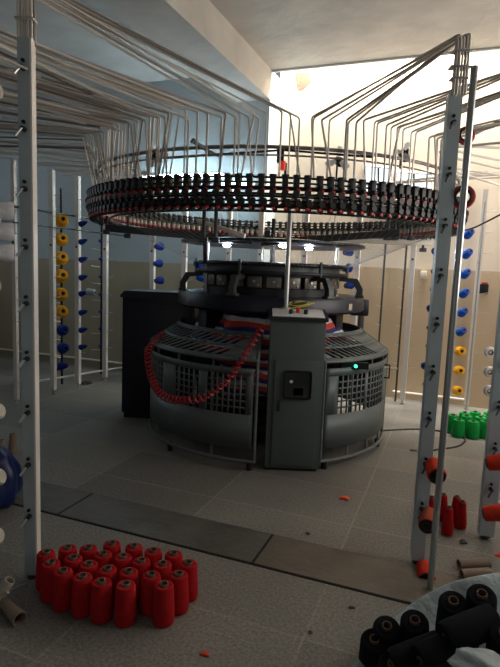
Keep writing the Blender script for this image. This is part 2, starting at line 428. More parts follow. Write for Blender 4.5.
# ------------------------------------------------------------------ creel posts
def peg_mesh(stub='zinc', L=.12):
    b = B('blackm'); b.cyl((0, 0, 0), (0, -.03, .0), .012, .009, 10); b.cyl((.0, -.002, .03), (0, -.012, .03), .008, n=8)
    b.use(stub); b.tube([(0, -.03, 0), (-.022, -.045, -.036)], .0055, 6); return b
def big_post(name, base, w, d, h, label, rz, peg0, dz, n, foot=True, cat='creel post'):
    t = thing(name, label, cat, base, rz)
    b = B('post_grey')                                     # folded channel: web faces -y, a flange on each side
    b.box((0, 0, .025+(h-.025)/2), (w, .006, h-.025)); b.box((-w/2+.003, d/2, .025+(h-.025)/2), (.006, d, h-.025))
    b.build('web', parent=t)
    b = B('post_white' if 'left' in name or 'left' in label else 'post_grey'); b.box((w/2+.003, d/2-.003, .025+(h-.025)/2), (.008, d, h-.025)); b.build('flange', parent=t)  # left flange paler than its web: light from the right put into colour
    b = B('grey_iron'); b.box((0, .024, .035), (w*.75, .03, .05)); b.cyl((0, .02, 0), (0, .02, .02), .02, n=12); b.build('foot', parent=t)
    pm = None
    for i in range(n):
        if pm is None: o = pm = peg_mesh('zinc' if 'left' in label else 'grey_iron').build('peg', parent=t)
        else: o = pm.copy(); C.objects.link(o)
        o.parent = t; o.location = (0, -.003, peg0+i*dz)
    return t
LP = Vector((-.992, 2.34, 0)); RP = Vector((.915, 2.60, 0))
lpost = big_post('creel_post', LP, .052, .05, 2.42, 'grey channel post in the left foreground with a bright side flange', rad(2), .32, .247, 9)
big_post('creel_post', RP, .056, .05, 2.35, 'grey blue channel post in the right foreground with black pegs', rad(-6), .31, .238, 9)
FR = Vector((1.40, 2.89, 0))
big_post('creel_post', FR, .075, .05, 2.40, 'dark grey channel post at the right edge of the photo', rad(-10), .31, .238, 9)
for (x, y, x1, y1) in ((27, 69, -4, 55), (27, 583, 8, 592)):
    p0 = atY(x, y, LP.y-.01); p1 = atY(x1, y1, 2.1); R_ = Matrix.Rotation(-rad(2), 3, 'Z')
    b = B('zinc'); b.tube([R_ @ (p0-LP), R_ @ (p1-LP)], .0065, 8); b.build('peg_arm', parent=lpost)
# chrome pole
cp = atz(430, 590); b = B('chrome'); b.tube([(0, 0, 0), (0, 0, 2.39)], .0155, 14)
cpo = tag(b.build('chrome_pole'), 'round shiny steel pole standing in front of the right channel post', 'pole'); cpo.location = cp

def thin_post(base, h, w, label, group, rz=0.0, pegs=9, side=1, mat_='post_white'):
    t = thing('creel_upright', label, 'creel upright', base, rz, group)
    b = B(mat_); b.box((0, 0, .05+h/2), (w, w*.8, h)); b.build('tube', parent=t)
    b = B('zinc'); b.cyl((0, 0, 0), (0, 0, .06), .009, n=8); b.cyl((0, 0, 0), (0, 0, .012), .022, n=12); b.build('levelling_foot', parent=t)
    b = B('blackm'); b.cyl((0, -w*.41, h*.69), (0, -w*.41-.008, h*.69), .012, n=10); b.build('bolt', parent=t)
    b = B('zinc')
    for i in range(pegs): z = .42+i*.222; b.tube([(0, 0, z), (side*.12, -.02, z+.025)], .004, 6)
    tag(b.build('peg_row', parent=t), kind='stuff'); return t
PW = [('left', 17, 404, .045, 'white creel upright half hidden behind the left foreground post'),
      ('left', 53.5, 394, .055, 'white creel upright just left of the yellow cones'),
      ('left', 78, 388, .058, 'white creel upright right of the yellow cones'),
      ('left', 105, 381, .055, 'white creel upright beside the navy cabinet, third from the left post')]
for _, x, y, w, l in PW:
    thin_post(atz(x, y), 2.42, w, l, 'white uprights of the left creel', -YAW, side=1)
for (u, v, l) in [(-3.66, 5.95, 'white creel upright rising behind the left end of the navy cabinet'), (-3.20, 5.95, 'white creel upright behind the right end of the navy cabinet'),
                  (-2.60, 5.95, 'white creel upright seen left under the lamp disc'), (-2.19, 5.95, 'white creel upright seen in the middle under the lamp disc'),
                  (-1.72, 6.2, 'white creel upright behind the middle of the knitting head'),
                  (-1.08, 6.15, 'white creel upright just right of the lamp disc')]:
    thin_post(room(u, v), 2.42, .06, l, 'white uprights of the back creel', -YAW, side=1)
thin_post(atz(402, 404), 2.42, .058, 'white creel upright right of the guard, by the floor pipe', 'white uprights of the back creel', -YAW)
thin_post(atz(466, 409), 2.40, .055, 'white creel upright behind the blue and yellow cones at right', 'white uprights of the back creel', -YAW)
for (x0, y0, l) in [(376, 385, 'thin grey rod with pegs right of the lamp disc'), (396, 391, 'thin grey rod with pegs left of the right creel upright')]:
    d = ray(x0, y0); t_ = 6.38/(d.x*VX.x+d.y*VX.y); p = d*t_; p.z = 0
    b = B('grey_iron'); b.tube([(0, 0, 0), (0, 0, 2.4)], .012, 8)
    b.use('zinc')
    for i in range(9): b.tube([(0, 0, .45+i*.22), (-.07, -.03, .47+i*.22)], .004, 6)
    o = tag(b.build('peg_rod'), l, 'peg rod', 'thin rods of the back creel'); o.location = p
# dark rods of the left creel
for (x, y, l) in [(62, 384, 'dark round rod carrying the column of yellow cones'), (101, 374, 'dark round rod in the corner of the left creel')]:
    p = atz(x, y); b = B('blackm'); b.tube([(0, 0, 0), (0, 0, 2.35)], .014, 8)
    b.use('zinc')
    for i in range(9): b.tube([(0, 0, .33+i*.222), (-.10, -.10, .345+i*.222)], .004, 6)
    o = tag(b.build('peg_rod'), l, 'peg rod', 'dark rods of the left creel'); o.location = p
p = atz(466, 412); b = B('zinc'); b.tube([(0, 0, 0), (0, 0, 2.3)], .010, 8)
o = tag(b.build('peg_rod'), 'slim rod carrying the blue and yellow cones at right', 'peg rod'); o.location = p
# rails tying the creels together
def rail(p0, p1, r, m, label, group=None):
    b = MB().use(m); p0 = Vector(p0); p1 = Vector(p1); b.tube([(0, 0, 0), p1-p0], r, 8)
    o = tag(b.build('creel_rail'), label, 'rail', group); o.location = p0; return o
rail(room(-4.15, 2.6, 2.02), room(-4.15, 6.0, 2.02), .012, 'grey_iron', 'upper steel rail running along the left creel')
rail(room(-4.10, 2.6, 1.86), room(-4.10, 6.0, 1.86), .008, 'grey_iron', 'thin steel rail just under the upper rail of the left creel')
rail(room(-4.30, 4.6, .15), room(-4.02, 6.0, .13), .012, 'post_white', 'pale low rail near the floor of the left creel')
rail(room(-4.1, 5.98, 2.02), room(-2.2, 5.98, 2.02), .014, 'zinc', 'upper steel rail running along the back creel')

# ------------------------------------------------------------------ cones on the creels
cam_p = Vector((0, 0, EYE))
def facing(p, yawd=0, up=.15):
    d = (cam_p-p); d.z = 0; d.normalize(); d = Matrix.Rotation(rad(yawd), 3, 'Z') @ d; return Vector((d.x, d.y, up)).normalized()
yb = atz(62, 384)
for i, y in enumerate([220, 239, 257.5, 275.5, 294, 311.5]):
    p = atY(62, y, yb.y-.14)
    a = facing(p, 16, .2); cone('yellow', p-a*.05, 'yellow yarn cone in the left creel column, %s from the top' % ORD(i), 'yellow cones of the left creel', a)
for i, (x, y) in enumerate([(63.5, 330), (64, 348), (63, 366)]):
    p = atY(x, y, yb.y-.14); a = facing(p, 30 + 25*(i == 2), .2)
    cone('blueface' if i < 2 else 'blue', p-a*.05, 'dark blue yarn cone below the yellow column, %s' % ('upper', 'middle', 'lowest')[i], 'blue cones under the yellow column', a)
for i, y in enumerate([223, 241, 259, 277, 293, 312, 329.5, 346.5]):
    p = atY(84.0, y, 6.15); a = Vector((.80, -.30, .25))
    cone('bsmall', p-a.normalized()*.06, 'dark blue yarn cone right of the second white upright, %s down' % ORD(i), 'blue cones beside the second upright', a)
cone('grey', atY(87, 292, 6.14), 'grey yarn cone sticking out among the blue cones', None, Vector((1, -.15, 0)))
for i, y in enumerate([225, 242, 260, 277.5, 295, 312, 329, 346]):
    p = atY(106.3, y, 6.75); a = facing(p, -60, .1)
    cone('bsmall', p, 'dark blue yarn cone at the upright beside the navy cabinet, %s down' % ORD(i), 'blue cones beside the third upright', a)
for i, (x, y) in enumerate([(159, 246.5), (158, 263.5), (159, 280.5)]):
    p = atY(x, y, 6.55); a = facing(p, -45, -.1)
    cone('blue', p-a*.05, 'dark blue yarn cone above the navy cabinet, %s' % ('upper', 'middle', 'lower')[i], 'blue cones above the navy cabinet', a)
for i, (x, y) in enumerate([(198.5, 264), (201, 278)]):
    p = atY(x, y, 6.35); a = Vector((.8, -.5, -.35))
    cone('bblue', p-a.normalized()*.05, 'blue yarn cone left of the knitting head, %s' % ('upper', 'lower')[i], 'blue cones left of the head', a)
for i, (x, y) in enumerate([(348, 252), (347, 268.5), (349, 285)]):
    p = atY(x, y, 5.85); a = facing(p, -40, -.2)
    cone('blue', p-a*.05, 'blue yarn cone right of the lamp disc, %s' % ('upper', 'middle', 'lower')[i], 'blue cones right of the lamp disc', a)
cone('bblue', atY(321, 268, 6.0), 'blue yarn cone seen through the head just right of the steel column', None, Vector((.7, -.6, -.2)))
for i, (x, y) in enumerate([(433.5, 252), (430.5, 272), (429.5, 290), (428.5, 309), (426, 328), (425, 346), (423, 366), (422, 384)]):
    p = atY(x, y, 5.2); a = facing(p, -25, .2); p = p+Vector((.035, 0, 0))
    cone('bsmall' if i % 3 else 'bblue', p-a*.06, 'blue yarn cone half hidden left of the right channel post, %s down' % ORD(i), 'blue cones behind the right post', a)
rb = atz(466, 412)
for i, (x, y) in enumerate([(469, 233.5), (467.5, 253.5), (465.8, 273.5), (464.5, 293), (463, 312), (461.5, 331.5)]):
    p = atY(x, y, rb.y-.1); a = facing(p, 26, .40)
    cone('bblue', p-a*.06, 'bright blue yarn cone right of the chrome pole, %s from the top' % ORD(i), 'blue cones right of the chrome pole', a)
for i, (x, y) in enumerate([(460.5, 351), (459.5, 370.5), (458, 390.5)]):
    p = atY(x, y, rb.y-.1); a = facing(p, 20, .15)
    cone('ryellow', p-a*.05, 'yellow yarn cone under the blue ones at right, %s' % ('upper', 'middle', 'lowest')[i], 'yellow cones right of the chrome pole', a)
for i, (x, y) in enumerate([(486.5, 352.5), (486, 372), (485.5, 391)]):
    p = atY(x+4, y, 4.2); a = facing(p, 5, .1)
    cone('wface', p-a*.05, 'white yarn cone against the left side of the dark right edge post, %s' % ('upper', 'middle', 'lowest')[i], 'white cones at the right edge', a)
# white cones at left edge
for i, y in enumerate([210.5, 231.5, 253]):
    p = atY(15, y, 3.35); a = Vector((-1, -.45, -.08 if i < 2 else .0))
    cone('white', p, 'white yarn cone at the left edge beside the post, %s' % ('upper', 'middle', 'lower')[i], 'white cones at the left edge', a)
# orange cones on the right foreground post
for i, (x0, y0, x1, y1, k, l) in enumerate([(433, 464, 437.5, 477, 'orange', 'orange red yarn cone on the right post, highest of three'), (429, 513, 427, 527, 'rust', 'rust brown yarn cone on the right post, middle of three'), (424, 566, 427, 581, 'orange', 'orange red yarn cone on the right post, lowest of three')]):
    p0 = atY(x0, y0, 2.575); p1 = atY(x1, y1, 2.46); a = p0-p1
    cone(k, p1, l, 'orange cones on the right post', a)
    # the black disc stands for the shade in the hollow base
for i, (x, y, l) in enumerate([(490, 466, 'upper'), (486, 517, 'middle'), (494, 566, 'lowest')]):
    p = atY(x+22, y-5, 2.7); a = Vector((-1, .25, -.25))
    cone('orange', p, 'orange red yarn cone at the right edge of the photo, %s' % l, 'orange cones at the right edge', a)
# maroon rings high on the chrome pole
for (x, y, r_, l) in [(463, 197, 1.0, 'maroon yarn reel seen end on behind the chrome pole'), (466, 135, .72, 'brown yarn reel seen end on high behind the chrome pole, smaller')]:
    p = atY(x, y, 2.62); a = facing(p, 0, -.1)
    o = cone('ringcone', p-a*.045, l, None, a); o.scale = (r_, r_, r_)
# bare paper cones
bare_cone('paper_cone', atz(489, 563, .028), (-1, -.1, -.02), .165, .027, .024, M['kraft'], 'brown paper cone lying on the floor at lower right, farther of two', 'brown paper cones at right')
bare_cone('paper_cone', atz(490, 573, .028), (-1, -.1, -.02), .150, .027, .024, M['kraft'], 'brown paper cone lying on the floor at lower right, nearer of two', 'brown paper cones at right')
bare_cone('paper_cone', atz(2, 600, .03), (.75, -.66, -.03), .17, .020, .032, M['kraft'], 'brown paper cone lying on the floor left of the left post')
bare_cone('paper_cone', atY(10, 580, 2.15), (-.5, -.1, -.8), .16, .022, .034, M['cardboard'], 'cream paper cone on the lowest peg left of the left post', 'cream paper cones at the left edge')
for (x, y, l) in [(-1, 90, 'highest'), (-3, 219, 'second'), (-3, 285, 'third'), (1, 410, 'fourth'), (2, 476, 'fifth'), (0, 535, 'sixth')]:
    p = atY(x, y, 2.1); bare_cone('solid', p, (-1, .15, -.4 if y > 400 else -.1), .14, .034, .044, M['cardboard'], 'cream yarn cone on a peg at the left edge, %s from the top' % l, 'cream cones at the left edge')
bare_cone('paper_cone', atz(2, 459), (0, 0, 1), .15, .036, .022, M['kraft'], 'brown paper cone standing on the floor by the blue bag, left one', 'standing paper cones')
bare_cone('paper_cone', atz(13, 452), (0, 0, 1), .15, .036, .022, M['kraft'], 'brown paper cone standing on the floor by the blue bag, right one', 'standing paper cones')

# ------------------------------------------------------------------ knitting machine
MC = Vector((.175, 4.85, 0))
def proj(p):
    v = p-Vector((0, 0, EYE)); d = v.dot(W_); return 250+FPX*v.dot(CR)/d, 333.5-FPX*v.dot(CU)/d
def pol(R, ph, z): return Vector((R*math.sin(ph), -R*math.cos(ph), z))
def phi_px(px, R, z):
    lo, hi = rad(-68), rad(68)
    for _ in range(40):
        m = (lo+hi)/2
        if proj(MC+pol(R, m, z))[0] < px: lo = m
        else: hi = m
    return (lo+hi)/2
mach = thing('knitting_machine', 'large circular knitting machine with a wide black feeder ring above a grey round guard', 'knitting machine', MC)

# guard: curved sheets with cut-outs, solidified
def sheet(name, rows, m, thick=.006, smooth=True):
    """rows: list of (z0,r0,z1,r1, [(phi0_bottom,phi1_bottom,phi0_top,phi1_top) solid cells])"""
    b = MB().use(m)
    for (z0, r0, z1, r1, cells) in rows:
        for (b0, b1, t0, t1) in cells:
            n = max(1, math.ceil(max(b1-b0, t1-t0)/rad(2)))
            for i in range(n):
                f0, f1 = i/n, (i+1)/n
                vs = [pol(r0, b0+(b1-b0)*f0, z0), pol(r0, b0+(b1-b0)*f1, z0), pol(r1, t0+(t1-t0)*f1, z1), pol(r1, t0+(t1-t0)*f0, z1)]
                b.face([b.bm.verts.new(v) for v in vs], False)
    o = b.build(name, parent=mach)
    md = o.modifiers.new('solid', 'SOLIDIFY'); md.thickness = thick; md.offset = 0; md.use_rim = True
    return o
GR_, GT = 1.065, .82           # guard radius at shoulder and at top
ZB, ZS, ZT = .15, .835, 1.005
def mesh_rows(R, p0, p1, wins, z0, z1, zw0, zw1, nz, bar=.011):
    """solid sheet with windows of square openings"""
    rows = [(z0, R, zw0, R, [(p0, p1, p0, p1)]), (zw1, R, z1, R, [(p0, p1, p0, p1)])]
    hz = (zw1-zw0)/nz; cells = []; cur = p0
    for (w0, w1) in wins:
        n = max(1, round((w1-w0)*R/hz)); st = (w1-w0)/n
        for q in range(n):
            a = w0+q*st+bar/2/R; c = w0+(q+1)*st-bar/2/R
            cells.append((cur, a, cur, a)); cur = c
        for k in range(1, nz): za = zw0+k*hz-bar/2; rows.append((za, R-.003, za+bar, R-.003, [(w0, w1, w0, w1)]))
    cells.append((cur, p1, cur, p1)); rows.append((zw0, R, zw1, R, cells)); return rows
fx = lambda px, z=.5: phi_px(px, GR_, z)
pL0, pL1 = rad(-118), fx(256)
pR0, pR1 = fx(323), rad(78)
sheet('side_panel', mesh_rows(GR_, pL0, fx(253), [(rad(-72), fx(163)), (fx(175), fx(199)), (fx(206), fx(246))], .17, .775, .43, .725, 6, .013), M['guard'])
sheet('side_panel', mesh_rows(GR_, fx(325), pR1, [(fx(336), fx(364)), (fx(366), fx(381))], .17, .785, .43, .725, 6, .013), M['guard'])
def shoulder(name, p0, p1, slots0, slots1, skew, n, m):
    rr = lambda t: GR_+(GT-GR_)*t
    zz = lambda t: ZS+(ZT-ZS)*t
    rows = []; full = [(p0, p1, p0, p1)]
    def add(t0, t1, cells): rows.append((zz(t0), rr(t0), zz(t1), rr(t1), cells))
    add(0, .12, full)
    for (t0, t1, off) in ((.12, .47, 0.0), (.54, .90, skew*.6)):
        cells = []; st = (slots1-slots0)/n; pb = pt = p0
        for q in range(n):
            a = slots0+q*st+off; c = a+st*.66
            cells.append((pb, a, pt, a+skew)); pb, pt = c, c+skew
        cells.append((pb, p1, pt, p1)); add(t0, t1, cells)
        add(t1, .54 if t1 < .5 else 1.0, full)
    return sheet(name, rows, m)
def phs(px): return phi_px(px, GR_, ZS)
shoulder('guard_shoulder', pL0, pL1, rad(-104), phs(222), rad(7), 18, M['guard'])
guard_r = M['guard']
full = [(rad(80), rad(240), rad(80), rad(240))]
sheet('rear_panel', [(.17, GR_, .80, GR_, full), (ZS, GR_, ZT, GT, full)], M['navy'])  # closed rear guard, coloured near black to darken the view through the mesh
shoulder('guard_shoulder', pR0, pR1, phs(336), rad(58), rad(-7), 9, guard_r)
def arc(R, z, p0, p1, n=40): return [pol(R, p0+(p1-p0)*i/n, z) for i in range(n+1)]
for (p0, p1) in ((pL0, pL1), (pR0, pR1)):
    b = B('guard')
    b.tube(arc(GR_, ZS, p0, p1), .012, 8); b.tube(arc(GT, ZT, p0, p1), .011, 8)
    b.tube([pol(GT, p0, ZT), pol(GR_, p0, ZS), pol(GR_, p0, .07)], .012, 8); b.tube([pol(GT, p1, ZT), pol(GR_, p1, ZS), pol(GR_, p1, .07)], .012, 8)
    b.tube(arc(GR_, .075, p0, p1), .014, 8)
    k = 6 if p1-p0 > rad(90) else 4
    for i in range(1, k):
        a = p0+(p1-p0)*i/k; b.box(pol(GR_-.012, a, .455), (.018, .012, .76), a)
    b.build('guard_frame', parent=mach)
for a in (rad(-100), rad(-50), pL1-rad(2), pR0+rad(3), rad(70)):
    b = B('blackm'); b.cyl(pol(GR_-.03, a, 0), pol(GR_-.03, a, .07), .022, n=12); b.build('guard_foot', parent=mach)
# handle on the right guard door, indicator light
hp = phi_px(384, GR_, .68); b = B('blackm')
q = pol(GR_, hp, .74); o_ = pol(1, hp, 0)*.045
b.tube([q, q+o_, q+o_-Vector((0, 0, .11)), q-Vector((0, 0, .11))], .008, 8); b.build('door_handle', parent=mach)
b = B('zinc'); b.tube([q+Vector((0, 0, -.03)), q+Vector((.11, 0, -.03))], .008, 8); b.build('latch', parent=mach)
b = B('green_led'); gp_ = atY(356, 366.5, 3.95)-MC; b.cyl(gp_, gp_+Vector((0, .02, 0)), .011, n=12); tag(b.build('indicator_light', parent=mach), 'green indicator light')
b = B('blackm'); b.box(gp_+Vector((0, .04, 0)), (.20, .04, .05)); b.build('switch_box', parent=mach)

# underframe and fabric
b = B('blackm')
for a in (rad(-60), rad(60), rad(180)):
    b.box(pol(.60, a, .57), (.16, .16, 1.14), a, .01)
b.box((0, 0, .14), (1.0, 1.0, .12), .4, .02); b.build('machine_leg', parent=mach)
prof = [(.50, 1.17), (.58, 1.10), (.66, 1.0), (.70, .90), (.66, .80), (.54, .70), (.50, .62), (.56, .55), (.52, .44), (.36, .36), (.05, .34)]
b = MB().use('stripe'); b.lathe(prof, n=64)
fab = b.build('fabric', parent=mach)
for v in fab.data.vertices:
    a = math.atan2(v.co.x, -v.co.y); v.co *= 1+.05*math.sin(5*a+v.co.z*9)*.6; v.co.z += .05*math.sin(2*a+1)
# a loose swathe of the fabric spilling over the guard rim
b = MB().use('stripe'); g = []
for i in range(15):
    row = []
    for j in range(9):
        f = i/14; h = j/8
        a = phi_px(218+f*46, .86, 1.0)
        row.append(b.bm.verts.new(pol(.80-.10*h+.02*math.sin(8*f+3*h), a, .96+.17*h-.04*math.sin(3*f)*(1-h)+.01*math.sin(12*f))))
    g.append(row)
for i in range(14):
    for j in range(8): b.face([g[i][j], g[i+1][j], g[i+1][j+1], g[i][j+1]], True)
sw = b.build('fabric_fold', parent=mach); sw.modifiers.new('s', 'SOLIDIFY').thickness = .006
# take-down rollers
b = B('blackm'); b.cyl((-.55, -.2, .30), (.55, -.2, .30), .06, n=20); b.cyl((-.55, -.05, .30), (.55, -.05, .30), .05, n=20); b.build('takedown_roller', parent=mach)

# bed
b = B('navy')
b.lathe([(0, 1.16), (.82, 1.16), (.84, 1.175), (.84, 1.265), (.83, 1.285), (.80, 1.285), (0, 1.285)], n=72); b.build('bed', parent=mach)
b = B('navy'); lp = MC
b.box((.80, -.02, 1.19), (.16, .22, .15), 0, .02); b.build('gear_box', parent=mach)
b = B('cardboard'); q = pol(.842, phi_px(350, .84, 1.22), 1.22); b.box(q, (.05, .006, .05), phi_px(350, .84, 1.22)); tag(b.build('type_plate', parent=mach), 'pale type plate on the bed rim')
b = B('grey_iron'); b.box((.88, .20, 1.0), (.05, .06, .5), 0, .01); b.build('side_column', parent=mach)
# cylinder and cam housing
b = B('blackm'); b.lathe([(0, 1.28), (.60, 1.28), (.60, 1.34), (.56, 1.34), (.56, 1.455), (.62, 1.455), (.62, 1.47), (0, 1.47)], n=64); b.build('cylinder', parent=mach)
pn = mat('cam_cover_panel', (.17, .15, .13), .4, .5)
proto = None
for i in range(24):
    a = 2*PI*i/24
    if proto is None:
        b = MB().use(pn); b.box((0, -.595, 1.395), (.118, .03, .09), 0, .006); b.use('zinc'); b.cyl((0, -.612, 1.40), (0, -.620, 1.40), .010, n=10); b.cyl((.035, -.612, 1.37), (.035, -.618, 1.37), .006, n=8)
        proto = o = b.build('cam_cover', parent=mach)
    else: o = proto.copy(); C.objects.link(o); o.parent = mach
    o.rotation_euler = (0, 0, a)
b = B('blackm'); b.lathe([(.60, 1.445), (.64, 1.445), (.64, 1.475), (.60, 1.475)], n=64, closed=True); b.build('needle_ring', parent=mach)
b = B('blackm'); b.lathe([(.50, 1.455), (.685, 1.455), (.69, 1.465), (.69, 1.475), (.685, 1.485), (.50, 1.485)], n=72, closed=True); b.build('lower_ring', parent=mach)
b = B('blackm'); b.lathe([(.44, 1.525), (.665, 1.525), (.675, 1.535), (.675, 1.545), (.66, 1.555), (.44, 1.555)], n=72, closed=True); b.build('dial_ring', parent=mach)
b = B('grey_iron'); b.lathe([(.58, 1.485), (.61, 1.485), (.61, 1.525), (.58, 1.525)], n=72, closed=True); b.build('thread_guide_ring', parent=mach)
proto = None
for i, a in enumerate([rad(x) for x in (-82, -24, 33, 72, 130, 180, 230)]):
    if proto is None:
        b = B('grey_iron')
        F = [(-.825, 1.285), (-.825, 1.36), (-.775, 1.445), (-.62, 1.455), (-.62, 1.42), (-.735, 1.41), (-.775, 1.345), (-.765, 1.285)]
        va = [b.bm.verts.new((-.024, y, z)) for y, z in F]; vb = [b.bm.verts.new((.024, y, z)) for y, z in F]
        for k in range(8): b.face([va[k], va[(k+1) % 8], vb[(k+1) % 8], vb[k]])
        b.face([va[0], va[1], va[6], va[7]]); b.face([va[1], va[2], va[5], va[6]]); b.face([va[2], va[3], va[4], va[5]])
        b.face([vb[0], vb[1], vb[6], vb[7]]); b.face([vb[1], vb[2], vb[5], vb[6]]); b.face([vb[2], vb[3], vb[4], vb[5]])
        b.box((0, -.80, 1.295), (.09, .07, .02), 0, .004); b.cyl((0, -.68, 1.44), (0, -.68, 1.57), .014, n=10)
        proto = o = b.build('ring_bracket', parent=mach)
    else: o = proto.copy(); C.objects.link(o); o.parent = mach
    o.rotation_euler = (0, 0, a)
# columns
proto = None
for (px, Y, z0, z1, r) in ((207, 4.65, 1.28, 1.74, .016), (337, 4.7, 1.28, 1.74, .016), (288, 4.02, 1.20, 2.02, .019), (262, 5.4, 1.28, 1.74, .016)):
    q = atY(px, 260, Y)-MC; b = B('zinc'); b.cyl((q.x, q.y, z0), (q.x, q.y, z1), r, n=14); b.cyl((q.x, q.y, z0), (q.x, q.y, z0+.02), r*2, n=14); b.build('column', parent=mach)
# lamp disc
b = B('navy'); b.lathe([(0, 1.745), (.55, 1.745), (.80, 1.735), (.82, 1.728), (.82, 1.712), (.80, 1.705), (.3, 1.715), (0, 1.715)], n=80); disc = b.build('lamp_disc', parent=mach)
b = B('black'); b.cyl((0, 0, 1.54), (0, 0, 1.72), .022, n=16); b.cyl((0, 0, 1.745), (0, 0, 1.95), .018, n=12); b.build('centre_shaft', parent=mach)
leds = [(227, 245), (283, 245), (309, 248)]
for px, py in leds:
    q = atz(px, py, 1.700)-MC
    b = B('blackm'); b.lathe([(.0, 1.706), (.030, 1.706), (.034, 1.698), (.034, 1.69), (.026, 1.69), (.026, 1.70), (0, 1.70)], n=20, c=(q.x, q.y, 0)); hs = b.build('lamp_housing', parent=mach)
    b = B('led'); b.lathe([(0, 1.678), (.026, 1.684), (.036, 1.698)], n=16, c=(q.x, q.y, 0)); tag(b.build('lamp', parent=mach), 'lit white lamp')
    l = bpy.data.lights.new('machine_lamp', 'POINT'); l.energy = 7; l.color = (.8, .92, 1); l.shadow_soft_size = .03
    lo = bpy.data.objects.new('machine_lamp', l); C.objects.link(lo); lo.location = MC+Vector((q.x, q.y, 1.66))

# creel ring: rails
RR = 1.58
b = B('blackm')
for R, z, r in ((RR, 2.048, .007), (RR, 2.018, .006), (RR, 1.985, .013), (RR+.01, 1.935, .007), (RR, 1.91, .006), (RR-.01, 1.880, .013)): b.tube(circ(R, z, 120), r, 8, closed=True)
b.build('feeder_ring', parent=mach)
b = B('blackm'); b.lathe([(RR-.10, 1.955), (RR-.05, 1.955), (RR-.05, 1.965), (RR-.10, 1.965)], n=120, closed=True)
b.tube(circ(RR-.16, 1.865, 110), .008, 8, closed=True); b.build('inner_ring', parent=mach)
b = MB().use('tube_dark'); b.tube(circ(1.53, 2.235, 110), .012, 8, closed=True); b.tube(circ(1.53, 2.222-.035, 110), .006, 6, closed=True)
b.build('upper_ring', parent=mach)
# feeders
def feeder(b):
    b.use('black')
    b.box((0, -RR, 2.018), (.036, .05, .078), 0, .006); b.lathe([(0, 2.03), (.022, 2.03), (.024, 2.036), (.022, 2.042), (0, 2.042)], c=(0, -RR-.008, 0.022), n=12)
    b.box((.004, -RR-.03, 1.992), (.022, .02, .022), 0, .003)
    b.cyl((0, -RR-.02, 1.955), (0, -RR-.035, 1.955), .021, n=10); b.box((0, -RR-.01, 1.945), (.020, .03, .07), 0, .004)
    b.tube([(0, -RR-.01, 1.99), (0, -RR-.03, 1.94), (.004, -RR-.012, 1.925)], .005, 6)
    b.use('red'); b.box((.013, -RR-.024, 1.970), (.020, .018, .018), 0, .003)
def drum(b):
    b.use('cream'); b.lathe([(.006, 2.0), (.021, 1.998), (.018, 1.985), (.018, 1.955), (.021, 1.945), (.006, 1.94)], c=(0, -RR+.075, -.03), n=12)
    b.use('red'); b.lathe([(.006, 1.94), (.019, 1.94), (.019, 1.928), (.006, 1.925)], c=(0, -RR+.075, -.03), n=12)
def tens(b):
    b.use('black')
    b.box((0, -RR+.03, 1.89), (.030, .05, .075), 0, .005)
    b.lathe([(0, 0), (.019, 0), (.021, .006), (.019, .012), (0, .012)], c=(0, -RR-.002, 1.897), axis=(0, -1, 0), n=12)
    b.tube([(0, -RR+.02, 1.86), (0, -RR+.005, 1.845), (.006, -RR-.004, 1.852)], .005, 6)
    b.use('red'); b.box((-.010, -RR-.003, 1.866), (.018, .016, .015), 0, .003)
NF = 144
order = sorted(range(NF), key=lambda i: -math.cos(2*PI*i/NF + .02))
near = set(order[:100])
fp = tp = None
rest_f = MB(); rest_t = MB()
def add_rot(dst, fn, a):
    s = MB(); fn(s); R = Matrix.Rotation(a, 4, 'Z')
    mp = {v: dst.bm.verts.new(R @ v.co) for v in s.bm.verts}
    for f in s.bm.faces:
        dst.use(s.mats[f.material_index]); dst.face([mp[v] for v in f.verts], f.smooth)
    s.bm.free()
def fd(b): feeder(b); drum(b)
for i in range(NF):
    a = 2*PI*i/NF + random.uniform(-.004, .004)
    a2 = a+.012
    if i in near:
        if fp is None:
            b = MB(); feeder(b); fp = b.build('yarn_feeder', parent=mach); b = MB(); drum(b); dp = b.build('storage_drum', parent=fp)
            b = MB(); tens(b); tp = b.build('tension_unit', parent=mach); f, t = fp, tp
        else:
            f = fp.copy(); C.objects.link(f); f.parent = mach; d = dp.copy(); C.objects.link(d); d.parent = f
            t = tp.copy(); C.objects.link(t); t.parent = mach
        f.rotation_euler = (0, 0, a); t.rotation_euler = (0, 0, a2)
    else: add_rot(rest_f, fd, a); add_rot(rest_t, tens, a2)
tag(rest_f.build('yarn_feeder_row', parent=mach), kind='stuff'); tag(rest_t.build('tension_unit_row', parent=mach), kind='stuff')
# yarn running from the feeders to the needles
b = MB().use(mat('fine_yarn', (.34, .33, .34), .8))
for i in range(120):
    a = 2*PI*i/120; p = pol(RR-.08, a, 1.885); q = pol(.60, a+.35, 1.50); b.tube([p, (p+q)/2+Vector((0, 0, -.01)), q], .0009, 3, caps=False)
tag(b.build('yarn_threads', parent=mach), kind='stuff')
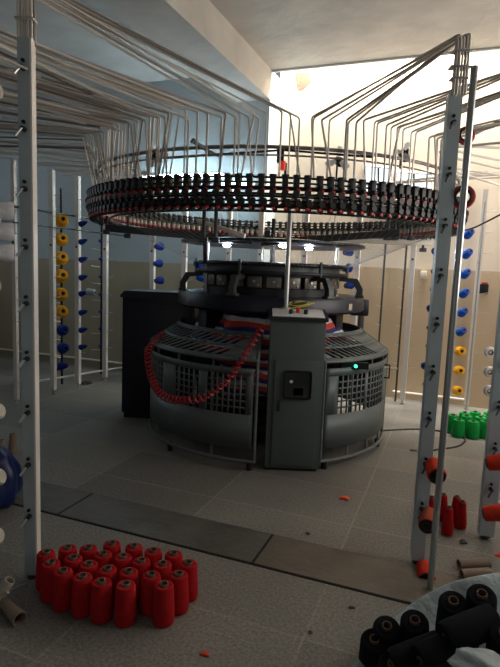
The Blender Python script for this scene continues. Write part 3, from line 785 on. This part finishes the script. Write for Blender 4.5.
# ring supports
sq = mat('dark_square_tube', (.05, .052, .055), .45, .4)
def bar(name, p0, p1, w, m, n='support_arm'):
    p0 = Vector(p0); p1 = Vector(p1); d = p1-p0; b = MB().use(m); R = d.to_track_quat('X', 'Z').to_matrix()
    b.box((p0+p1)/2, (d.length, w, w), R, .003); return b.build(n, parent=mach)
def L(px, py, Y): return atY(px, py, Y)-MC
bar('a', L(106, 228, 4.3), L(252, 241, 4.3), .055, sq)
bar('b', L(262, 243, 4.35), L(400, 233, 3.95), .05, sq)
bar('c', L(300, 239, 5.0), L(432, 243, 4.9), .045, M['tube'])
bar('d', (-.06, -.3, 1.80), (-.06, 1.4, 1.80), .05, sq)
bar('e', L(199, 221, 3.7), L(245, 236, 3.6), .03, M['cream'])
for (px, Y, y0, y1) in ((107, 4.3, 216, 232), (128, 4.3, 216, 236), (205, 3.45, 185, 240), (217, 3.45, 185, 240), (389, 4.0, 212, 238), (396, 4.0, 212, 238), (413, 3.95, 200, 238), (424, 4.9, 235, 250)):
    p0, p1 = L(px, y0, Y), L(px, y1, Y); p1.x = p0.x; b = MB().use(sq); b.cyl(p0, p1, .012, n=8)
    b.box(p1, (.05, .06, .035), 0, .004); b.build('ring_hanger', parent=mach)
bar('f', L(205, 226, 4.0), L(205, 262, 4.3), .03, sq, 'lamp_bracket')
# arms, signal lamp and fans above the ring
b = B('blackm'); p0 = L(165, 158, 3.6); p1 = L(283, 150, 3.9); b.tube([p0, p1, L(345, 155, 3.6), L(372, 157, 3.5)], .008, 8); b.build('fan_arm', parent=mach)
q = L(283, 160, 3.85); b = B('black'); b.box(q+Vector((-.02, 0, .03)), (.05, .06, .10), 0, .01); b.cyl(q+Vector((.02, 0, -.02)), (q.x+.02, q.y, 2.04), .010, n=8); b.build('stop_switch', parent=mach)
b = B('red_lens'); b.cyl(q+Vector((.0, -.03, -.015)), q+Vector((.0, -.03, -.075)), .018, n=12); tag(b.build('signal_lamp', parent=mach), 'red signal lamp')
b = B('chrome'); b.cyl(L(193, 141, 3.4), L(211, 153, 3.4), .013, n=12); b.cyl(L(205, 149, 3.4), L(219, 156, 3.4), .008, n=10); b.use('black'); b.cyl(L(192, 140, 3.4), L(193.4, 141.3, 3.4), .017, n=12); b.build('hoist_bolt', parent=mach)
def fan(px, py, Y, s, ang):
    q = L(px, py, Y); b = B('blackm'); b.cyl(q, q+Vector((0, .06, 0)), .028*s, n=14); b.box(q+Vector((.03, .05, -.01)), (.04, .05, .09), 0, .01); b.cyl(q+Vector((0, .04, 0)), (q.x, q.y+.04, 2.235), .010, n=8)
    f = b.build('lint_fan', parent=mach)
    b = B('blade')
    for k in range(3):
        a = ang+k*2*PI/3; R = Matrix.Rotation(a, 3, 'Y') @ Matrix.Rotation(.5, 3, 'X')
        vs = []
        for (x, z) in ((.02, -.012), (.07, -.035), (.10, -.02), (.10, .015), (.06, .03), (.02, .012)): vs.append((x*s, z*s))
        F = [b.bm.verts.new(q+Vector((0, -.012, 0))+R @ Vector((x, -.002, z))) for x, z in vs]; G = [b.bm.verts.new(q+Vector((0, -.012, 0))+R @ Vector((x, .002, z))) for x, z in vs]
        b.face(F); b.face(G[::-1])
        for i in range(6): b.face([F[i], F[(i+1) % 6], G[(i+1) % 6], G[i]])
    b.build('fan_blades', parent=f)
fan(155, 156, 5.2, 1.3, 2.0); fan(338, 160, 5.4, 1.3, 2.7); fan(403, 152, 3.8, .7, 1.0)
# coiled red air hose over the guard
q0 = L(158, 340, 4.0); key = [(163, 334, 4.52), (152, 345, 4.36), (148, 354, 4.26), (151, 375, 4.12), (158, 391, 4.0), (170, 399, 3.92), (190, 400, 3.82), (206, 396, 3.80), (222, 385, 3.78), (235, 370, 3.78), (246, 352, 3.80), (256, 338, 3.82), (262, 328, 3.86)]
kp = [L(*k) for k in key]
def catmull(P, n=12):
    out = []
    for i in range(len(P)-1):
        a, b_, c, d = P[max(i-1, 0)], P[i], P[i+1], P[min(i+2, len(P)-1)]
        for j in range(n):
            t = j/n; out.append(.5*((2*b_)+(c-a)*t+(2*a-5*b_+4*c-d)*t*t+(3*b_-a-3*c+d)*t**3))
    return out+[P[-1]]
path = catmull(kp, 60); hel = []; turns = 46; N = len(path)
cum = [0]
for i in range(1, N): cum.append(cum[-1]+(path[i]-path[i-1]).length)
for i in range(N):
    t = (path[min(i+1, N-1)]-path[max(i-1, 0)]).normalized(); x = t.cross(Vector((0, 1, 0))).normalized(); y = t.cross(x)
    f = i/(N-1); rr = .027 if cum[i]/cum[-1] < .62 else .020
    a = 2*PI*(cum[i]/cum[-1])*turns; hel.append(path[i]+x*rr*math.cos(a)+y*rr*math.sin(a))
b = B('hose'); b.tube(hel, .0065, 5); tag(b.build('air_hose', parent=mach), 'coiled red air hose')

# ------------------------------------------------------------------ control cabinet
cc = thing('control_cabinet', 'tall grey green control cabinet with a small dark window in front of the guard', 'control cabinet', (.350, 3.93, 0))
CW, CD, CH = .405, .20, 1.135
b = B('cab'); b.box((0, 0, CH/2+.01), (CW, CD, CH-.02), 0, .006); b.build('body', parent=cc)
b = B('blackm'); b.box((0, 0, .012), (CW-.03, CD-.03, .024)); b.build('plinth', parent=cc)
b = B('cab'); b.box((.005, -CD/2-.006, .445), (CW*.80, .012, .80), 0, .003); dr = b.build('door', parent=cc)
b = B('black'); b.box((.01, -CD/2-.015, .665), (.208, .010, .212), 0, .022); fr = b.build('window_frame', parent=dr)
b = B('glass_dark'); b.box((.01, -CD/2-.0205, .665), (.182, .004, .186), 0, .0); b.use('cardboard'); b.box((.02, -CD/2-.0222, .615), (.07, .0006, .055)); b.use('post_white'); b.cyl((-.035, -CD/2-.0225, .69), (-.035, -CD/2-.0232, .69), .012, n=12)
b.build('window', parent=dr)
b = B('black'); b.box((-.118, -CD/2-.018, .505), (.020, .016, .082), 0, .004); b.build('handle', parent=dr)
b = B('black'); z0 = CH
prof = [(-CD/2-.02, z0), (-CD/2-.02, z0+.022), (.10, z0+.075), (.10, z0)]
vs = [[b.bm.verts.new((sx*(CW/2+.012), y, z)) for y, z in prof] for sx in (-1, 1)]
for k in range(4): b.face([vs[0][k], vs[0][(k+1) % 4], vs[1][(k+1) % 4], vs[1][k]])
b.face(vs[0]); b.face(vs[1][::-1]); b.build('console', parent=cc)
b = B('panel_top'); n_ = math.atan2(.053, .22); R = Matrix.Rotation(n_, 3, 'X'); b.box((0, -.01, z0+.051), (CW*.94, .185, .004), R, .001); b.build('control_panel', parent=cc)
b = B('black')
for x in (-.055, .055): b = B('black'); b.cyl((x, -.03, z0+.045), (x, -.036, z0+.075), .016, n=12); b.build('button', parent=cc)
b = B('red'); b.cyl((0, .0, z0+.055), (0, -.006, z0+.09), .014, n=12); tag(b.build('button', parent=cc), 'red button')
b = B('yellow_wire'); pts = []
for i in range(120):
    a = i/120*2*PI*3.3; rr = .055+.015*math.sin(a*.7+1)
    pts.append(Vector((.02+rr*1.5*math.cos(a), .07+.03*math.sin(a), z0+.105+rr*.35*math.sin(a*1.1)+.012*math.sin(a*.31))))
b.tube(pts, .003, 5); tag(b.build('yarn_tangle'), 'tangle of yellow yarn on top of the grey control cabinet', 'yarn tangle'); bpy.data.objects['yarn_tangle'].location = (.350, 3.93, 0)

# navy cabinet
nc = thing('electrical_cabinet', 'large dark navy electrical cabinet standing left behind the guard', 'cabinet', (-.97, 5.30, 0), rad(-3))
b = B('navy'); b.box((0.10, 0, .62), (.70, .50, 1.14), 0, .012); b.build('body', parent=nc)
b = B('navy')
prof = [(-.36, 1.18), (-.36, 1.20), (-.28, 1.265), (.56, 1.265), (.56, 1.18)]
prof = [(x+.10-.0, z-.0) for x, z in prof]; prof = [(-.265, 1.18), (-.265, 1.205), (-.225, 1.245), (.46, 1.245), (.46, 1.18)]
vs = [[b.bm.verts.new((x, sy*.265, z)) for x, z in prof] for sy in (-1, 1)]
for k in range(5): b.face([vs[0][k], vs[0][(k+1) % 5], vs[1][(k+1) % 5], vs[1][k]])
b.face(vs[0][::-1]); b.face(vs[1]); b.build('top_cover', parent=nc)
b = B('navy'); b.box((.10, -.256, .62), (.62, .014, 1.02), 0, .004); dr = b.build('door', parent=nc)
b = B('black'); b.box((.36, -.268, .66), (.022, .016, .11), 0, .004); b.build('handle', parent=dr)
b = B('blackm'); b.box((.10, 0, .025), (.66, .46, .05)); b.build('plinth', parent=nc)

# ------------------------------------------------------------------ yarn tubes overhead
def arcbend(p, q, r_, k=.012):
    a = (p-q).normalized(); c = (r_-q).normalized(); return [q+a*k, q+a*k*.35+c*k*.35, q+c*k]
def ytube(src, top, bot, m, label, group, r=.0065, extra=None):
    pts = ([extra] if extra is not None else []) + ([src]) ; P = []
    if extra is not None: P = [extra]+arcbend(extra, src, top)
    else: P = [src]
    P += arcbend(src, top, bot)+[bot]
    o0 = P[-1].copy(); b = MB().use(random.choice((m, m, M['tube_mid']))); b.tube([p-o0 for p in P], r, 6)
    o = b.build('yarn_tube'); o.location = o0; return tag(o, label, 'yarn tube', group)
def ring_pt(px, py, R=1.56):
    if px < 102: R = 1.66
    ph = phi_px(px, R, 2.45); base = MC+pol(R, ph, 0)
    z = atY(px, py, base.y).z; base.z = z; return base, ph
def off_src(a, b_, s):
    P = atz(*a, 2.5); Q = atz(*b_, 2.5); d = (P-Q).normalized(); return P+d*s, d.cross(Vector((0, 0, 1))).normalized()
def bundle(pxs, src, side, m, label, group, up=None, spread=.036, rows=2):
    for i, (px, py) in enumerate(pxs):
        top, ph = ring_pt(px, py)
        bot = MC+pol(RR-.01, ph+random.choice((-.045, 0, .0, .05))*(1 if i % 2 else .4), 2.052)
        s = src+side*((i//rows)-len(pxs)/rows/2)*spread + Vector((0, 0, (i % rows)*.022)) + Vector((0, 0, .015*random.random()))
        ex = None
        if up is not None: s = src+side*(((i % 5)-2)*.0135+(.004 if i >= 5 else 0))+Vector((0, -.012+.024*(i//5), .022*(i//5)+.006*(i % 5))); ex = Vector((s.x, s.y, up))
        ytube(s, top, bot, m, label, group, r=random.choice((.0055, .006, .0068)), extra=ex)
A_ = [(236,117),(240,113),(249,117),(255,113),(260,118),(267,113),(282,111),(290,113),(291,114),(300,118),(208,113),(222,117),(226,113)]
bundle(A_[:10], Vector((LP.x, LP.y+.03, 2.62)), Vector((1, 0, 0)), M['tube'], 'grey yarn tube sloping from the left foreground post to the front of the ring', 'tubes from the left foreground post', up=2.40)
s, sd = off_src((0, 38), (180, 103), 1.2)
bundle(A_[10:]+[(181,105),(186,110),(189,119),(198,112),(173,108),(165,117)], s, sd, M['tube'], 'grey yarn tube in the highest bundle entering at the left edge', 'highest tubes at the left edge')
s, sd = off_src((0, 69), (150, 110), 1.1)
bundle([(158,118),(160,117),(150,117),(143,119),(146,121),(138,121),(154,116),(169,113)], s, sd, M['tube'], 'grey yarn tube in the second bundle entering at the left edge', 'second bundle of tubes at the left edge')
s, sd = off_src((0, 96), (115, 121), 1.0)
bundle([(129,122),(131,124),(125,124),(122,131),(119,124),(116,127),(113,124),(110,126),(108,130),(134,120)], s, sd, M['tube'], 'grey yarn tube in the third bundle entering at the left edge', 'third bundle of tubes at the left edge')
s, sd = off_src((0, 127), (85, 133), .9)
bundle([(94,131),(96,133),(90,133),(87,134),(85,136),(83,137),(100,134),(104,132)], s, sd, M['tube'], 'grey yarn tube in the lowest bundle entering at the left edge', 'lowest tubes at the left edge')
# tubes from the back of the left creel to the far half of the ring, and the straight runs between
def far_bundle(n, a0, a1, src, side, m, label, group, spread=.03):
    for i in range(n):
        a = a0+(a1-a0)*i/(n-1); top = MC+pol(1.56, a, 2.46); bot = MC+pol(RR-.01, a+random.uniform(-.04, .04), 2.052)
        ytube(src+side*(i-n/2)*spread+Vector((0, 0, .03*(i % 3))), top, bot, m, label, group, r=.006)
far_bundle(10, rad(-80), rad(-128), room(-4.4, 3.7, 2.5), VX, M['tube'], 'grey yarn tube running from the left creel to the far left of the ring', 'far left tubes', .10)
far_bundle(9, rad(-112), rad(-165), room(-4.4, 5.0, 2.5), VX, M['tube'], 'grey yarn tube from the far left creel end to the back of the ring', 'far back left tubes', .10)
far_bundle(8, rad(165), rad(118), room(.3, 6.0, 2.5), UX, M['tube'], 'grey yarn tube from the back right creel to the back of the ring', 'far back right tubes', .05)
# straight tube trays over the left: long bundles running past above the posts
def run(p0, p1, r, m, label, group):
    b = MB().use(m); p0 = Vector(p0); p1 = Vector(p1); b.tube([(0, 0, 0), p1-p0], r, 6); o = b.build('overhead_tube'); o.location = p0; return tag(o, label, 'overhead tube', group)
ends = [(0, 45, 130, 108), (0, 52, 125, 110), (0, 60, 130, 115), (0, 74, 120, 112), (0, 80, 120, 116), (0, 87, 115, 118), (0, 92, 110, 119), (0, 102, 108, 124), (0, 107, 105, 126), (0, 112, 100, 127), (0, 117, 98, 130), (0, 121, 95, 131), (0, 132, 84, 137), (0, 137, 85, 140), (0, 141, 88, 144), (0, 146, 90, 148), (0, 34, 150, 104), (0, 66, 140, 112)]
for i, (x0, y0, x1, y1) in enumerate(ends):
    P = atz(x0, y0, 2.44+.02*(i % 3)); Q = atz(x1, y1, 2.44+.02*(i % 3)); d = (P-Q).normalized()
    run(P+d*.9, Q, .0065 if i % 3 else .010, M['tube_dark' if i % 2 else 'tube'], 'straight grey overhead tube between the left edge and the ring', 'straight overhead tubes at left')
# right side
bundle([(312,117),(322,120),(330,120),(347,120),(349,122),(357,122),(314,118)], Vector((RP.x+.005, RP.y-.03, 2.575)), Vector((1, 0, 0)), M['tube'], 'grey yarn tube rising above the right channel post and sloping to the ring', 'tubes from the right channel post', up=2.33)
s, sd = off_src((498, 75), (364, 122), .5)
bundle([(364,120),(375,122),(378,123),(387,125),(392,127)], s, sd, M['tube'], 'grey yarn tube in the upper bundle entering at the right edge', 'upper tubes at the right edge')
s, sd = off_src((498, 95), (405, 127), .5)
bundle([(398,127),(400,127),(404,129),(412,132),(417,132)], s, sd, M['tube'], 'grey yarn tube in the lower bundle entering at the right edge', 'lower tubes at the right edge')
s, sd = off_src((498, 125), (440, 140), .5)
bundle([(430,137),(435,135),(438,138),(442,139),(445,142),(448,141)], s, sd, M['tube'], 'grey yarn tube from the far part of the right creel', 'far tubes at the right edge')
for i, (x0, y0, x1, y1) in enumerate([(498, 122, 440, 152), (498, 143, 445, 148), (498, 148, 450, 145), (498, 160, 452, 150), (498, 168, 455, 158), (498, 175, 440, 166), (498, 185, 450, 170)]):
    P = atz(x0, y0, 2.46); Q = atz(x1, y1, 2.46); d = (P-Q).normalized()
    run(P+d*.3, Q, .010, M['tube'], 'straight pale overhead tube at the right edge behind the chrome pole', 'straight overhead tubes at right')
# tube clamps on post tops
for (p, z, w) in ((LP, 2.50, .078), (RP, 2.45, .092), (RP, 2.52, .075), (RP, 2.40, .075)):
    b = B('zinc'); b.box((0, 0, 0), (w, .05, .010), 0, .002); o = b.build('tube_clamp'); o.location = (p.x+.0, p.y+(.03 if p is LP else -.03), z); tag(o, 'small grey clamp strip across the tubes over the %s post at height %.2f' % ('left' if p is LP else 'right', z) if False else 'small grey clamp strip across the tubes over the %s' % {2.50: 'left foreground post', 2.45: 'right channel post, middle one', 2.52: 'right channel post, topmost', 2.40: 'right channel post, lowest'}[z], 'clamp')

# ------------------------------------------------------------------ tube lamps at the back left, sockets, boxes
for (u, v, z, l, lab) in [(-3.35, 6.10, 2.62, 1.15, 'glowing tube lamp on the blue wall behind the ring, left one'), (-2.62, 6.10, 2.50, .5, 'glowing tube lamp on the blue wall behind the ring, right shorter one')]:
    t = thing('tube_lamp', lab, 'tube lamp', room(u, v, z), -YAW)
    b = B('post_white'); b.box((0, .03, 0), (l, .05, .06), 0, .005); b.build('housing', parent=t)
    b = B('tubelamp'); b.cyl((-l/2+.03, -.02, 0), (l/2-.03, -.02, 0), .028, n=12); b.build('lamp', parent=t)
# pale window in the bright wall at right
for i, (x0, x1, y0, y1) in enumerate([(365, 392, 166, 196), (396, 432, 172, 200)]):
    P = []
    for (x, y) in ((x0, y0), (x1, y0+2), (x1, y1+2), (x0, y1)):
        d = ray(x, y); t = (V_B-.02)/(d.x*VX.x+d.y*VX.y); P.append(Vector((0, 0, EYE))+d*t)
    b = B('post_white'); b.tube(P, .02, 6, closed=True); b.use('grey_iron'); b.tube([(P[0]+P[1])/2, (P[2]+P[3])/2], .012, 6); struct(b.build('window_%d' % (3+2*i)))
    b = MB().use(mat('sky_window_pane', (.8, .9, 1), .3, emit=(.80, .92, 1.0), estr=1.3)); b.face([b.bm.verts.new(p) for p in P])
    fq = [b.bm.verts.new(p+VX*.01) for p in P]; b.face(fq); struct(b.build('window_%d' % (4+2*i)))
b = B('blackm'); q = atY(483.5, 289, 5.2); u, v = to_uv(q); 
d = ray(483.5, 289); t = (V_B-.03)/(d.x*VX.x+d.y*VX.y); q = Vector((0, 0, EYE))+d*t
b.box((0, 0, 0), (.10, .05, .11), -YAW, .006); b.use('y_maroon'); b.box((0, -.02, .065), (.06, .03, .02), -YAW); o = b.build('wall_box'); o.location = q; tag(o, 'small dark box fixed on the cream wall at right', 'wall box')
d = ray(423.5, 275); t = (V_B-.02)/(d.x*VX.x+d.y*VX.y); q = Vector((0, 0, EYE))+d*t
b = B('cream'); b.box((0, 0, 0), (.07, .035, .09), -YAW, .006); o = b.build('wall_socket'); o.location = q; tag(o, 'small pale socket on the cream wall left of the right channel post', 'socket')
b = B('cable'); P = [atY(436, 235, 3.9), atY(450, 233, 3.8), atY(470, 229, 3.5), atY(486, 222, 3.2), atY(505, 212, 2.9)]; o0 = P[0]; b.tube(catmull([p-o0 for p in P], 6), .005, 6); o = b.build('hanging_cable'); o.location = o0; tag(o, 'thin black cable hanging across the right edge behind the pole', 'cable')
b = B('cable'); P = [atz(382, 430.5, .008), atz(400, 429.5, .008), atz(420, 429, .008), atz(440, 431, .008), atz(458, 435, .008), atz(465, 440, .008), atz(458, 446, .008), atz(440, 449, .008), atz(425, 451, .008), atz(410, 450, .008)]
o0 = P[0].copy(); b.tube(catmull([p-o0 for p in P], 8), .008, 8); o = b.build('floor_cable'); o.location = o0; tag(o, 'black cable looping over the floor right of the guard', 'cable')

# ------------------------------------------------------------------ black cones heaped on clear plastic, lower right
def heap(x, y): return 0
HC_ = [(374.6, 639, .20, 'front left one', 0), (387, 626, .24, 'second from the left', 0), (415, 620, .29, 'third from the left, beside the plastic', 0), (453.6, 601, .38, 'tall one at the back centre', 0), (482, 594, .42, 'highest one at the back right', 0), (393, 664, .22, 'cut off by the lower edge, left', 0), (424, 645, .27, 'centre one lying on its side', 1), (452, 640, .32, 'right of centre lying on its side', 1), (476, 618, .38, 'lying below the highest one', 1), (505, 632, .38, 'cut off by the right edge', 0), (448, 668, .27, 'lowest one lying at the lower edge', 1)]
for (x, y, z, l, lying) in HC_:
    p = atz(x, y, z); d = (cam_p-p).normalized()
    if lying: a = Vector((.9, .25, .25)); p = p+a.normalized()*.08-Vector((0, 0, .03))
    else: a = Vector((d.x*.45, d.y*.45, .95))
    a.normalize(); cone('black', p-a*.20, 'black yarn cone in the heap at lower right, '+l, 'black cones on the plastic sheet', a)
# plastic sheet: a crumpled sack lying under and behind the cones
b = B('plastic_bag'); g = []
top = [(352, 690), (362, 664), (375, 640), (390, 616), (410, 600), (430, 588), (452, 579), (475, 572), (500, 568), (530, 570)]
for k, (x, y) in enumerate(top):
    hz = .06+.24*min(1, k/7)
    p = atz(x, y, hz); dirn = Vector((.35, -.93, 0)).normalized() if k > 3 else Vector((.8, -.6, 0)).normalized()
    row = [Vector((p.x, p.y, 0))-dirn*.06, Vector((p.x, p.y, hz*.55))-dirn*.045, Vector((p.x, p.y, hz*.9))-dirn*.012, p, p+dirn*.03-Vector((0, 0, .012)), p+dirn*.10-Vector((0, 0, .10*hz/.3)), Vector((p.x, p.y, max(.01, hz-.24)))+dirn*.2]
    g.append([q+Vector((random.uniform(-.014, .014), random.uniform(-.014, .014), random.uniform(-.008, .008) if i_ else 0)) for i_, q in enumerate(row)])
gv = [[b.bm.verts.new(p) for p in r] for r in g]
for i in range(len(gv)-1):
    for j in range(len(gv[0])-1): b.face([gv[i][j], gv[i+1][j], gv[i+1][j+1], gv[i][j+1]], True)
o = b.build('plastic_sack'); sb = o.modifiers.new('s', 'SUBSURF'); sb.levels = sb.render_levels = 2; o.modifiers.new('t', 'SOLIDIFY').thickness = .003
tag(o, 'crumpled grey blue plastic sack holding the black cones', 'plastic sack')
b = B('plastic_bag'); c0 = atz(478, 662, .36)
for i in range(10):
    pass
bm2 = b.bm; bmesh.ops.create_icosphere(bm2, subdivisions=3, radius=.05)
for v in bm2.verts: v.co = Vector((v.co.x*1.5, v.co.y, v.co.z*.55))*(1+.25*math.sin(v.co.x*90+v.co.y*60)*math.cos(v.co.z*80))
for f in bm2.faces: f.smooth = True
o = b.build('plastic_scrap'); o.location = c0; tag(o, 'crumpled pale plastic scrap on the black cones at lower right', 'plastic scrap')

# blue bag
b = B('blue_bag'); bmesh.ops.create_icosphere(b.bm, subdivisions=4, radius=1)
for v in b.bm.verts:
    c = v.co; k = 1+.07*math.sin(5*c.x+3*c.z)+.05*math.sin(9*c.y+4*c.x); v.co = Vector((c.x*.24*k, c.y*.22*k, max(0, .16+c.z*.20*k*(1.15 if c.z > .6 else 1))))
for f in b.bm.faces: f.smooth = True
o = b.build('blue_bag'); o.location = atz(-18, 504); tag(o, 'shiny blue plastic bag on the floor at the left edge', 'bag')

# lint and scraps on the floor
def scrap(name, px, py, s, m, label, n=7):
    b = MB().use(m); vs = []; bmesh.ops.create_icosphere(b.bm, subdivisions=2, radius=s)
    for v in b.bm.verts: v.co = Vector((v.co.x*1.5+.3*s*math.sin(v.co.y*200), v.co.y*(1+.5*math.sin(v.co.x*150)), max(0, v.co.z*.45+s*.3)))
    o = b.build(name); o.location = atz(px, py); o.rotation_euler = (0, 0, random.random()*3); tag(o, label, 'lint')
scrap('lint_tuft', 344, 499, .024, 'rag', 'orange tuft of lint on the floor in front of the guard')
scrap('lint_tuft', 205.5, 655, .013, 'rag', 'small red tuft of lint on the floor right of the red cones')
scrap('lint_tuft', 463, 543, .018, 'dark_lint', 'dark scrap on the floor by the slim red cones')
scrap('lint_tuft', 352, 608, .010, 'dark_lint', 'small dark scrap on the floor left of the plastic sack')
scrap('lint_tuft', 308, 534, .010, 'dark_lint', 'small dark scrap just before the channel strip')
scrap('lint_tuft', 310, 633, .009, 'dark_lint', 'tiny dark scrap on the near floor')
scrap('lint_tuft', 57, 370, .05, 'dark_lint', 'dark scrap behind the white upright left of the yellow cones')
scrap('lint_tuft', 86, 384, .05, 'dark_lint', 'dark scrap on the floor right of the yellow cones')
